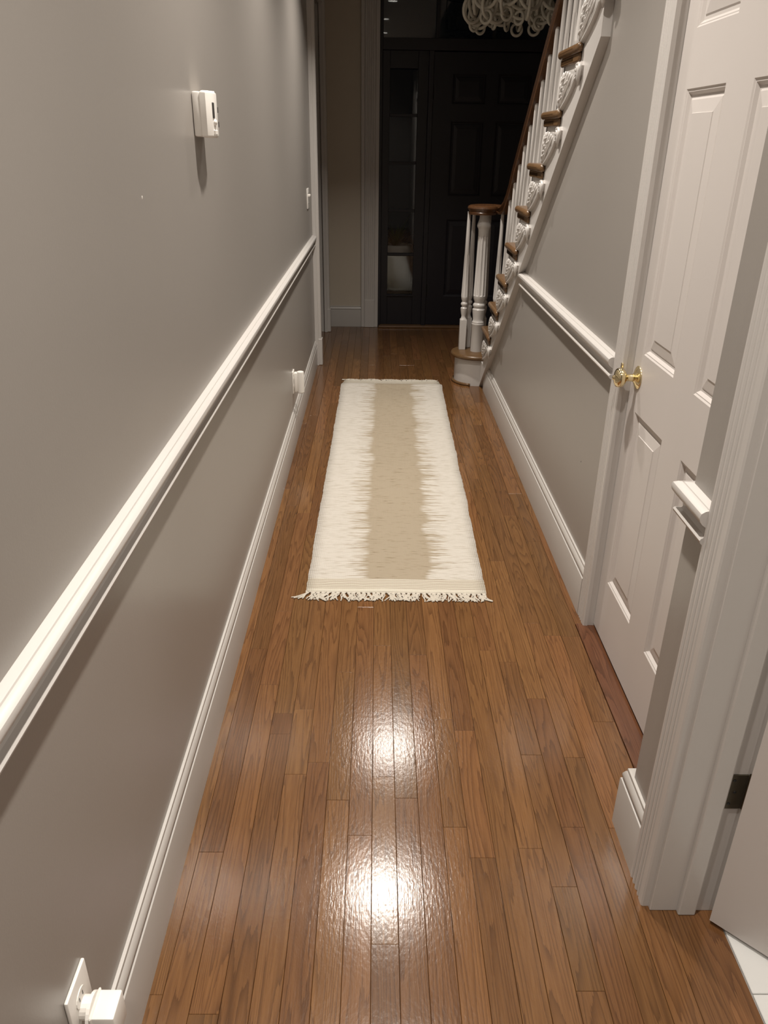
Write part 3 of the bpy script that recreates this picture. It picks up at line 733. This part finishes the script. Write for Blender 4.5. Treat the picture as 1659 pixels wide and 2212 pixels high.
for i, p in enumerate(path):
    p = Vector(p); q0 = Vector(path[max(i - 1, 0)]); q1 = Vector(path[min(i + 1, len(path) - 1)])
    t_ = (q1 - q0); hor = Vector((t_.x, t_.y, 0)).normalized(); side = Vector((hor.y, -hor.x, 0))
    rings.append([bm.verts.new(p + side * a + Vector((0, 0, 1)) * bb * (1.12 if abs(t_.z) > 0.02 else 1)) for a, bb in rail_profile()])
for a, bb in zip(rings, rings[1:]):
    for i in range(len(a)):
        j = (i + 1) % len(a); bm.faces.new((a[i], a[j], bb[j], bb[i]))
bm.faces.new(rings[0]); bm.faces.new(list(reversed(rings[-1])))
hr = link('handrail', bm, M['rail'], st, True); hr['label'] = 'dark brown oak handrail ending in a flat volute'
bm = bmesh.new(); lathe(bm, [(0.062, 0), (0.064, 0.012), (0.060, 0.018), (0.068, 0.030), (0.068, 0.044), (0.050, 0.053), (0.0, 0.0551)][:-1] + [(0.002, 0.0551)], (VC[0], VC[1], 1.066), 28); link('volute_cap', bm, M['rail'], hr, True)

# ---------------------------------------------------------------- rug with fringe
RUGC = (0.093, 2.374 + RUG_L / 2)
rug = empty('runner_rug', (RUGC[0], RUGC[1], 0), math.radians(-0.55)); tag(rug, 'cream and beige handwoven cotton runner rug on the oak floor', 'rug')
bm = bmesh.new(); rr = random.Random(11)
NY, NXX = 300, 14
wl = wr = 0.0; rowsv = []
TH = 0.0065
for j in range(NY + 1):
    y = -RUG_L / 2 + RUG_L * j / NY
    wl = wl * 0.85 + rr.uniform(-1, 1) * 0.0012; wr = wr * 0.85 + rr.uniform(-1, 1) * 0.0012
    hw = RUG_W / 2 + 0.010 * (j / NY)
    endc = 0.016 * max(0, 1 - (RUG_L / 2 - y) / 0.13)           # far corners pulled in
    lift = 0.012 * math.exp(-((RUG_L / 2 - 0.13 - y) / 0.05) ** 2) if y > RUG_L / 2 - 0.4 else 0
    top = []; bot = []
    for i in range(NXX + 1):
        s = i / NXX
        x = (-hw + wl + endc) * (1 - s) + (hw + wr - endc) * s
        wav = 0.0012 * math.sin(x * 17 + y * 3.1) * math.sin(y * 4.3 + 1)
        edge = 0.0012 if i in (0, NXX) else 0
        top.append(bm.verts.new((x, y, TH + 0.0013 + wav - edge + lift))); bot.append(bm.verts.new((x, y, lift * 0.6)))
    rowsv.append((top, bot))
for (t0, b0), (t1, b1) in zip(rowsv, rowsv[1:]):
    for i in range(NXX):
        bm.faces.new((t0[i], t0[i + 1], t1[i + 1], t1[i])); bm.faces.new((b1[i], b1[i + 1], b0[i + 1], b0[i]))
    bm.faces.new((b0[0], t0[0], t1[0], b1[0])); bm.faces.new((t0[-1], b0[-1], b1[-1], t1[-1]))
bm.faces.new(rowsv[0][0] + list(reversed(rowsv[0][1]))); bm.faces.new(list(reversed(rowsv[-1][0])) + rowsv[-1][1])
link('woven_body', bm, M['rug'], rug, 'all')
def tassel_mesh(seed, L_=0.050):
    r = random.Random(seed); bm = bmesh.new(); lean = r.uniform(-0.5, 0.9)
    for s in range(8):
        x0 = r.uniform(-0.008, 0.008); spread = lean + r.uniform(-0.6, 0.6); ln = L_ * r.uniform(0.75, 1.15); pts = []
        for k in range(6):
            q = k / 5
            pinch = 0.35 if 0.15 < q < 0.35 else 1
            pts.append((x0 * pinch * (1 - q * 0.5) + spread * q * q * ln * 0.8 + 0.003 * math.sin(q * 6 + s), -q * ln, 0.0045 + r.uniform(-0.001, 0.002) - 0.0015 * q))
        tube(bm, pts, 0.0020, 4)
    ellipsoid(bm, (0.25 * 0.01 * lean, -0.011, 0.005), 0.0058, 0.0055, 0.0042, None, 8, 5)
    me = bpy.data.meshes.new('tassel'); bm.to_mesh(me); bm.free(); me.materials.append(M['yarn']); return me
TM = [tassel_mesh(i) for i in range(8)]
nT = 36
for i in range(nT):
    x = -RUG_W / 2 + RUG_W * (i + 0.5) / nT
    inst('tassel', TM[(i * 3) % 8], rug, (x, -RUG_L / 2 + 0.002, 0), (0, 0, random.uniform(-0.12, 0.12) + 0.12 * (2 * x / RUG_W)), (random.choice((-1, 1, 1)), 1, 1))
for i in range(nT):
    x = -(RUG_W - 0.03) / 2 + (RUG_W - 0.03) * (i + 0.5) / nT
    inst('tassel', TM[(i * 5 + 1) % 8], rug, (x, RUG_L / 2 - 0.002, 0.002), (0, 0, math.pi + random.uniform(-0.3, 0.3)), (1, 0.7, 1))

# ---------------------------------------------------------------- wall devices
th = empty('thermostat', (LX, 2.098, 1.522)); th.scale = (1.18, 0.95, 1); tag(th, 'white wall thermostat with a small lever window', 'thermostat')
bm = bmesh.new(); box(bm, 0.0, 0.018, -0.055, 0.055, -0.048, 0.048, 0.005, 2); link('back_case', bm, M['plastic'], th, True)
bm = bmesh.new()
sec = [(-0.057, 0.0165), (-0.057, 0.028), (-0.045, 0.036), (-0.010, 0.0395), (0.030, 0.037), (0.056, 0.030), (0.057, 0.0165)]
prism(bm, sec, lambda p: (p[1], p[0], -0.050), lambda p: (p[1], p[0], 0.050))
bmesh.ops.bevel(bm, geom=[e for e in bm.edges if abs(e.verts[0].co.z - e.verts[1].co.z) < 1e-6], offset=0.006, segments=3, affect='EDGES', profile=0.5)
link('front_cover', bm, M['plastic'], th, True)
bm = bmesh.new(); box(bm, 0.033, 0.0392, -0.036, -0.020, -0.008, 0.026, 0.001, 1); link('scale_window', bm, M['slot'], th)
bm = bmesh.new(); ellipsoid(bm, (0.0385, -0.022, -0.016), 0.005, 0.010, 0.007, None, 12, 8); link('lever', bm, M['plastic'], th, 'all')
for yy in (-0.030, -0.014):
    bm = bmesh.new(); box(bm, 0.036, 0.0415, yy - 0.005, yy + 0.005, -0.043, -0.033, 0.001, 1); link('slide_switch', bm, M['plastic'], th)
for zz in (0.012, -0.020):
    bm = bmesh.new(); box(bm, 0.030, 0.0362, 0.030, 0.050, zz - 0.006, zz + 0.006); link('vent', bm, M['slot'], th)

def plate(parent, w=0.071, h=0.117):
    bm = bmesh.new(); box(bm, 0.0, 0.006, -w / 2, w / 2, -h / 2, h / 2, 0.0022, 2); return link('cover_plate', bm, M['plastic'], parent, True)
sw = empty('light_switch', (LX, 5.20, 1.142)); tag(sw, 'white toggle light switch plate at the end of the grey wall', 'switch')
plate(sw, 0.115)
for yy in (-0.023, 0.023):
    bm = bmesh.new(); box(bm, 0.005, 0.018, yy - 0.004, yy + 0.004, 0.012, 0.024, 0.0015, 1); link('toggle', bm, M['plastic'], sw)
    for zz in (-0.030, 0.030):
        bm = bmesh.new(); ellipsoid(bm, (0.006, yy, zz), 0.0012, 0.003, 0.003); link('screw', bm, M['bronze'], sw, 'all')

def outlet(loc, label):
    t = empty('wall_outlet', loc); tag(t, label, 'outlet', 'white wall outlets')
    plate(t)
    for zz in (-0.020, 0.020):
        bm = bmesh.new(); 
        pts = [(0.0165 * math.cos(a), 0.0145 * math.sin(a)) for a in [2 * math.pi * i / 18 for i in range(18)]]
        prism(bm, pts, lambda p: (0.005, p[0], zz + p[1]), lambda p: (0.0075, p[0], zz + p[1])); rc = link('receptacle', bm, M['plastic'], t)
        for yy in (-0.006, 0.006):
            bm = bmesh.new(); box(bm, 0.0070, 0.0078, yy - 0.001, yy + 0.001, zz - 0.002, zz + 0.006); link('slot', bm, M['slot'], rc)
    bm = bmesh.new(); ellipsoid(bm, (0.0062, 0, 0), 0.0012, 0.003, 0.003); link('screw', bm, M['bronze'], t, 'all')
outlet((LX, 3.965, 0.322), 'white wall outlet under the chair rail holding a tubular plug-in')
outlet((LX, 0.722, 0.299), 'white wall outlet low on the wall holding a square plug-in adapter')
pl = empty('plug_in_light', (LX, 3.965, 0.322)); tag(pl, 'white tubular plug-in light on the outlet below the chair rail', 'plug-in')
bm = bmesh.new(); box(bm, 0.0072, 0.026, -0.018, 0.018, -0.054, 0.050, 0.006, 2); link('body', bm, M['plastic'], pl, True)
bm = bmesh.new(); lathe(bm, [(0.016, -0.060), (0.0195, -0.056), (0.0195, 0.048), (0.018, 0.053), (0.012, 0.0555)], (0.040, 0, 0), 20); link('tube', bm, M['plastic'], pl, True)
ad = empty('plug_adapter', (LX, 0.722, 0.288)); ad.scale = (0.86, 0.95, 1); tag(ad, 'white square plug-in adapter with a round flange, low on the wall', 'adapter')
bm = bmesh.new()
pts = [(0.031 * math.cos(a), 0.036 * math.sin(a)) for a in [2 * math.pi * i / 28 for i in range(28)]]
prism(bm, pts, lambda p: (0.0205, p[0], p[1] - 0.010), lambda p: (0.0265, p[0], p[1] - 0.010)); link('flange', bm, M['plastic'], ad)
bm = bmesh.new()
pts = [(0.018 * math.cos(a), 0.018 * math.sin(a)) for a in [2 * math.pi * i / 20 for i in range(20)]]
prism(bm, pts, lambda p: (0.0072, p[0], p[1] + 0.006), lambda p: (0.0215, p[0], p[1] + 0.006)); link('neck', bm, M['plastic'], ad)
bm = bmesh.new(); box(bm, 0.026, 0.069, -0.024, 0.024, -0.045, 0.014, 0.003, 2); link('body', bm, M['plastic'], ad, True)
bm = bmesh.new(); box(bm, 0.0265, 0.0315, -0.0265, 0.0265, -0.047, 0.0165, 0.002, 1); link('collar', bm, M['plastic'], ad)

# ---------------------------------------------------------------- chandelier
CC = (0.86, 5.62)
ch = empty('chandelier', (CC[0], CC[1], 2.10)); tag(ch, 'chandelier of pale overlapping rings hanging in the entrance', 'chandelier')
bm = bmesh.new()
for (R_, z) in ((0.28, 0.25), (0.15, 0.22), (0.26, 0.52)): torus(bm, (0, 0, z), R_, 0.006, S=36, s=6)
for a in range(4):
    an = a * math.pi / 2 + 0.3
    tube(bm, [(0.28 * math.cos(an), 0.28 * math.sin(an), 0.25), (0.26 * math.cos(an), 0.26 * math.sin(an), 0.52), (0, 0, 0.72)], 0.005, 6)
    tube(bm, [(0.28 * math.cos(an), 0.28 * math.sin(an), 0.25), (0, 0, 0.22)], 0.005, 6)
tube(bm, [(0, 0, 0.21), (0, 0, 1.50)], 0.008, 8); lathe(bm, [(0.06, 1.47), (0.06, 1.50)], seg=20)
link('frame', bm, M['iron'], ch, True)
RS = []
for (R_, r_) in ((0.082, 0.0105), (0.070, 0.0100), (0.034, 0.0090)):
    bm = bmesh.new(); torus(bm, (0, 0, 0), R_, r_, (0, 1, 0), S=22, s=7); me = bpy.data.meshes.new('ring'); bm.to_mesh(me); bm.free()
    for p in me.polygons: p.use_smooth = True
    me.materials.append(M['ring']); RS.append(me)
rc = random.Random(4)
for (Rd, n) in ((0.28, 13), (0.15, 7)):
    for i in range(n):
        a = 2 * math.pi * (i + rc.uniform(-0.2, 0.2)) / n
        x, yv = Rd * math.cos(a), Rd * math.sin(a); zz = rc.uniform(-0.012, 0.015)
        inst('ring', RS[0], ch, (x, yv, 0.170 + zz), (rc.uniform(-0.15, 0.15), rc.uniform(-0.3, 0.3), a + math.pi / 2 + rc.uniform(-0.7, 0.7)))
        inst('ring', RS[1], ch, (x + rc.uniform(-0.03, 0.03), yv, 0.110 + zz), (rc.uniform(-0.15, 0.15), 0, a + rc.uniform(-0.3, 1.3)))
        if i % 3 != 1: inst('ring', RS[2], ch, (x + rc.uniform(-0.01, 0.01), yv, 0.045 + zz), (0, 0, a + math.pi / 2 + rc.uniform(-0.8, 0.8)))
for i in range(12):
    a = 2 * math.pi * i / 12
    inst('ring', RS[0], ch, (0.27 * math.cos(a), 0.27 * math.sin(a), 0.33), (0.0, 0, a + math.pi / 2))

# ---------------------------------------------------------------- porch and planter outside the sidelight
bm = bmesh.new(); box(bm, -1.2, 2.6, FRONT + 0.12, 9.2, -0.12, -0.02)
o = link('porch', bm, M['concrete']); tag(o, 'dark porch slab outside the front door', 'porch', kind='structure')
po = empty('planter', (0.165, 7.36, -0.02)); tag(po, 'pale tapered planter standing outside the sidelight', 'planter')
bm = bmesh.new(); lathe(bm, [(0.165, 0), (0.172, 0.02), (0.158, 0.10), (0.150, 0.30), (0.140, 0.50), (0.125, 0.585)], seg=28); link('body', bm, M['pot'], po, True)
bm = bmesh.new(); lathe(bm, [(0.150, 0.580), (0.158, 0.590), (0.158, 0.640), (0.150, 0.650), (0.120, 0.650), (0.118, 0.61)], seg=28); link('rim', bm, M['pot'], po, True)
bm = bmesh.new(); rl = random.Random(9)
for i in range(26):
    a = rl.uniform(0, 6.28); ln = rl.uniform(0.18, 0.42); up_ = rl.uniform(0.5, 1.2)
    prev = None
    for k in range(6):
        q = k / 5; rad = ln * q * 0.6; z = 0.62 + ln * up_ * q - 0.25 * ln * q * q
        c = Vector((rad * math.cos(a), rad * math.sin(a), z)); s = Vector((-math.sin(a), math.cos(a), 0)) * 0.016 * math.sin(math.pi * min(0.98, q * 0.9 + 0.1))
        cur = (bm.verts.new(c - s), bm.verts.new(c + s))
        if prev: bm.faces.new((prev[0], prev[1], cur[1], cur[0]))
        prev = cur
pf = link('foliage', bm, M['leaf'], po); pf['kind'] = 'stuff'

# ---------------------------------------------------------------- ceiling downlights
def downlight(x, y, watts, where, size=0.085, col=LIGHT_COL, spread=112, group='recessed lights in the hallway ceiling'):
    t = empty('ceiling_downlight', (x, y, CEIL)); tag(t, 'round recessed ceiling downlight ' + where, 'downlight', group)
    bm = bmesh.new(); lathe(bm, [(0.050, -0.004), (0.075, -0.005), (0.078, 0.0), (0.050, 0.0)], seg=28, cap=False); link('trim_ring', bm, M['ceil'], t, True)
    bm = bmesh.new(); lathe(bm, [(0.049, -0.0025), (0.049, 0.0)], seg=24); link('lens', bm, M['white_emit'], t)
    ld = bpy.data.lights.new('downlight_lamp', 'AREA'); ld.shape = 'DISK'; ld.size = size; ld.energy = watts; ld.color = col; ld.spread = math.radians(spread)
    lo = bpy.data.objects.new('downlight_lamp', ld); COL.objects.link(lo); lo.parent = t; lo.location = (0, 0, -0.008)
WH = ['at the closed end of the hallway', 'beside the tiled room doorway', 'above the thermostat', 'above the near end of the rug', 'above the far end of the rug']
for (x, y, wv), wh in zip(LIGHTS, WH): downlight(x, y, wv, wh)
downlight(1.45, 0.75, 14, 'in the tiled room', 0.16, (1.0, 0.93, 0.86), 180, None)
